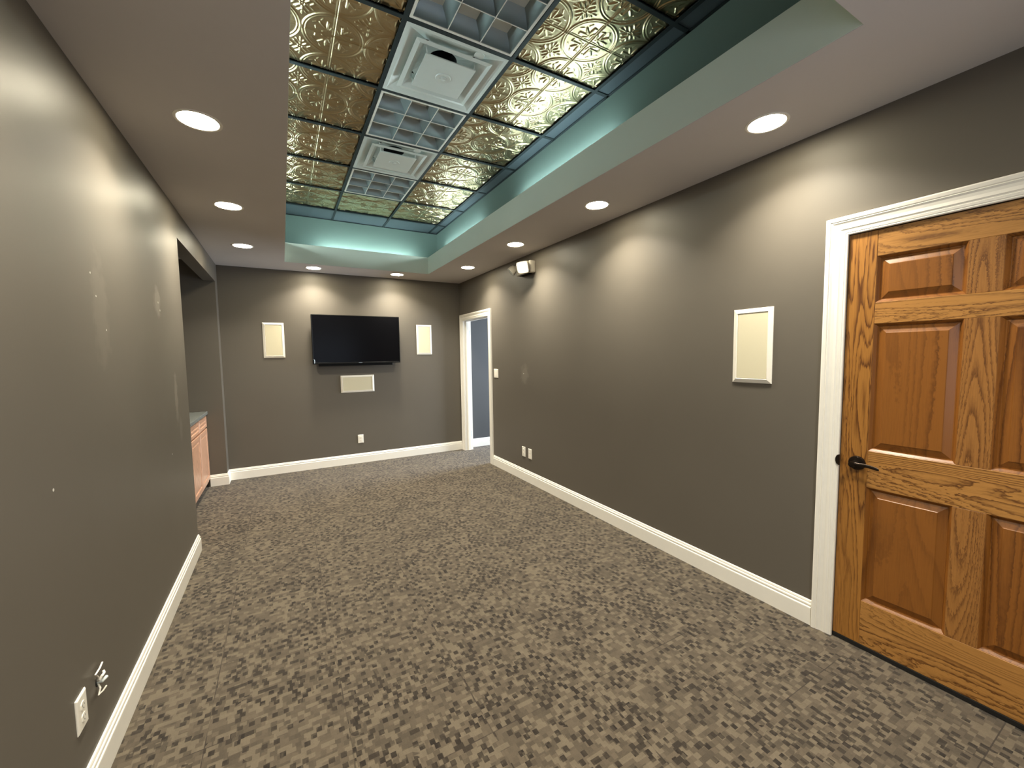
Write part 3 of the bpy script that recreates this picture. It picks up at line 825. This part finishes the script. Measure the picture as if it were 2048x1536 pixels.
# ------------------------------------------------------------------ OUTLETS AND SWITCH
def plate(e, w_=0.073, h_=0.116):
    hw1, hh1 = w_ / 2, h_ / 2
    def rect(ins, y): return [(-hw1 + ins, y, -hh1 + ins), (hw1 - ins, y, -hh1 + ins), (hw1 - ins, y, hh1 - ins), (-hw1 + ins, y, hh1 - ins)]
    MB().loft([rect(0, 0), rect(0, -0.0025), rect(0.004, -0.0055), rect(0.006, -0.006)]).obj('cover_plate', M['whitep'], e)
def outlet(loc, rz, lab):
    e = empty('wall_outlet', loc, rz); tag(e, lab, 'wall outlet', 'white duplex wall outlets')
    plate(e)
    for s_ in (-1, 1):
        zc_ = s_ * 0.0195
        ring = lambda r, y: [(r * 0.98 * max(-0.84, min(0.84, cos(a))), y, zc_ + r * 0.86 * sin(a)) for a in [2 * pi * q / 24 for q in range(24)]]
        rc = MB().loft([ring(0.0172, -0.0055), ring(0.0172, -0.0075), ring(0.0162, -0.0082)]).obj('receptacle', M['whitep'], e)
        sl = MB(); sl.box(-0.0075, -0.0058, -0.0084, -0.0080, zc_ - 0.002, zc_ + 0.006); sl.box(0.0058, 0.0075, -0.0084, -0.0080, zc_ - 0.002, zc_ + 0.005)
        sl.lathe([(0.0022, -0.0084), (0.0022, -0.0080)], (0, 0, zc_ - 0.0085), axis='y', n=10)
        sl.obj('slots', M['dark'], rc)
    MB().lathe([(0.0026, -0.006), (0.0024, -0.0072), (0.0005, -0.0075)], (0, 0, 0), axis='y', n=12).obj('screw', M['whitep'], e, smooth=True)
    return e
outlet((0.895, YB - 0.0002, 0.335), 0, 'white duplex outlet low on the television wall')
outlet((XR - 0.0002, 4.043, 0.338), -pi / 2, 'farther of the two white wall plates low on the right wall')
outlet((XL + 0.0002, 1.782, 0.332), pi / 2, 'white duplex outlet low on the left wall beside the loose wires')
e = empty('data_outlet', (XR - 0.0002, 3.905, 0.336), -pi / 2); tag(e, 'white data plate low on the right wall, nearer one of the pair', 'data outlet')
plate(e)
for s_ in (-1, 1):
    MB().box(-0.009, 0.009, -0.0085, -0.0055, s_ * 0.016 - 0.008, s_ * 0.016 + 0.008, 0.001, 1).obj('jack', M['whitep'], e)
e = empty('light_switch', (XR - 0.0002, 4.722, 1.230), -pi / 2); tag(e, 'white light switch beside the open doorway', 'light switch')
plate(e, 0.116, 0.116)
for s_ in (-1, 1):
    MB().box(s_ * 0.023 - 0.0165, s_ * 0.023 + 0.0165, -0.0078, -0.0055, -0.033, 0.033, 0.001, 1).obj('rocker', M['whitep'], e)

# loose low-voltage wires poking out of the left wall
e = empty('cable_stub', (XL + 0.0002, 1.915, 0.345), pi / 2); tag(e, 'loose pale wires poking out of a hole in the left wall above the outlet', 'cable')
b = MB(); b.lathe([(0.016, -0.0004), (0.016, 0.0)], (0.004, 0, -0.010), axis='y', n=18); b.obj('hole', M['dark'], e)
b = MB(); b.tube([(0.002, 0, -0.004), (-0.014, -0.010, 0.016), (-0.040, -0.012, 0.043), (-0.010, -0.014, 0.045), (0.020, -0.012, 0.047)], 0.0028, 8); b.obj('wire', M['whitep'], e, smooth=True)
b = MB(); b.tube([(0.004, 0, -0.008), (-0.008, -0.012, 0.004), (-0.006, -0.016, 0.012), (0.010, -0.018, 0.012), (0.018, -0.014, 0.016)], 0.0042, 8); b.obj('wire', M['whitep'], e, smooth=True)
b = MB(); b.tube([(0.006, 0, -0.016), (-0.006, -0.010, -0.030), (-0.030, -0.012, -0.038), (0.000, -0.014, -0.046), (0.036, -0.012, -0.054)], 0.0028, 8); b.obj('wire', M['whitep'], e, smooth=True)
b = MB(); b.tube([(0.004, 0, -0.010), (0.000, -0.014, -0.010), (0.020, -0.020, -0.010)], 0.0060, 10); b.obj('connector', M['diff'], e, smooth=True)

# ------------------------------------------------------------------ EMERGENCY LIGHT on the right wall
e = empty('emergency_light', (XR - 0.0002, 3.895, 2.405), -pi / 2)
tag(e, 'white twin head emergency light high on the right wall', 'emergency light')
# local: x runs towards the near end (-y world => +x local), -y into the room
b = MB(); b.box(-0.145, 0.145, -0.075, 0.0, -0.060, 0.068, 0.010, 3); b.obj('housing', M['whitee'], e, smooth=True)
def head(cx, cy, cz, rx, rz_, s_):
    b = MB(); n = 24
    def rr(hw1, hh1, y):
        out = []
        for q in range(n):
            a = 2 * pi * q / n; c_, sn = cos(a), sin(a); pw = 0.42
            out.append((hw1 * math.copysign(abs(c_) ** pw, c_), y, hh1 * math.copysign(abs(sn) ** pw, sn)))
        return out
    b.loft([rr(0.018 * s_, 0.018 * s_, 0.050 * s_), rr(0.040 * s_, 0.038 * s_, 0.036 * s_), rr(0.056 * s_, 0.050 * s_, 0.005 * s_), rr(0.060 * s_, 0.054 * s_, -0.035 * s_)])
    o = b.obj('lamp_head', M['whitee'], e, smooth=True, loc=(cx, cy, cz), rot=(rx, 0, rz_))
    b = MB(); b.loft([rr(0.054 * s_, 0.048 * s_, -0.0345 * s_), rr(0.054 * s_, 0.048 * s_, -0.0365 * s_)])
    b.obj('lamp_lens', M['diff'], o)
    b = MB(); b.tube([(0, 0.03, 0.0), (0, 0.075 , 0.0)], 0.014, 12); b.obj('knuckle', M['whitee'], o, smooth=True)
    return o
head(-0.205, -0.085, 0.020, radians(42), radians(-28), 0.92)
head(0.118, -0.130, -0.004, radians(24), radians(30), 1.12)
MB().box(-0.10, 0.10, -0.060, -0.010, -0.066, -0.060, 0.002, 1).obj('underside', M['black'], e)

# ------------------------------------------------------------------ NICHE: base cabinets and worktop
CX = -0.805
cab_l = [('wooden base cabinet with drawers and doors at the far end of the niche'), ('wooden base cabinet in the middle of the niche, mostly hidden by the wall'), ('wooden base cabinet at the near end of the niche, hidden by the wall')]
def rpanel(e, name, y0, y1, z0, z1, mat, x=0.0):
    b = MB(); cy, cz, hy, hz = (y0 + y1) / 2, (z0 + z1) / 2, (y1 - y0) / 2, (z1 - z0) / 2
    fr = 0.045 if (z1 - z0) > 0.3 else 0.030
    def rect(ins, xx): return [(x + xx, cy - hy + ins, cz - hz + ins), (x + xx, cy + hy - ins, cz - hz + ins), (x + xx, cy + hy - ins, cz + hz - ins), (x + xx, cy - hy + ins, cz + hz - ins)]
    b.loft([rect(0, 0.0), rect(0, 0.015), rect(0.005, 0.019), rect(fr, 0.019), rect(fr + 0.006, 0.011), rect(fr + 0.016, 0.010), rect(fr + 0.028, 0.016)])
    return b.obj(name, mat, e)
CWD = (YS - YN) / 2
for k in range(2):
    y1 = YS - 0.002 - k * CWD; y0 = y1 - CWD + 0.004
    e = empty('base_cabinet', (CX, (y0 + y1) / 2, 0)); tag(e, cab_l[k if k == 0 else 2], 'cabinet', 'wooden base cabinets in the niche')
    h = (y1 - y0) / 2
    MB().box(-0.58, -0.0, -h, h, 0.062, 0.838).obj('carcass', M['cab_v'], e)
    MB().box(-0.58, -0.035, -h, h, 0.0, 0.062).obj('toe_kick', M['dark'], e)
    n = 2; wv = (2 * h - 0.03) / n
    for q in range(n):
        a = -h + 0.012 + q * (wv + 0.006); 
        rpanel(e, 'drawer_front', a, a + wv - 0.012, 0.700, 0.826, M['cab_h'])
        rpanel(e, 'cabinet_door', a, a + wv - 0.012, 0.100, 0.684, M['cab_v'])
o = MB().box(-1.40 - CX, 0.030, YN + 0.002, YS - 0.002, 0.0, 0.036, 0.003, 1).obj('countertop', M['counter'], loc=(CX, 0, 0.838))
tag(o, 'dark grey worktop lying on the niche cabinets', 'worktop')
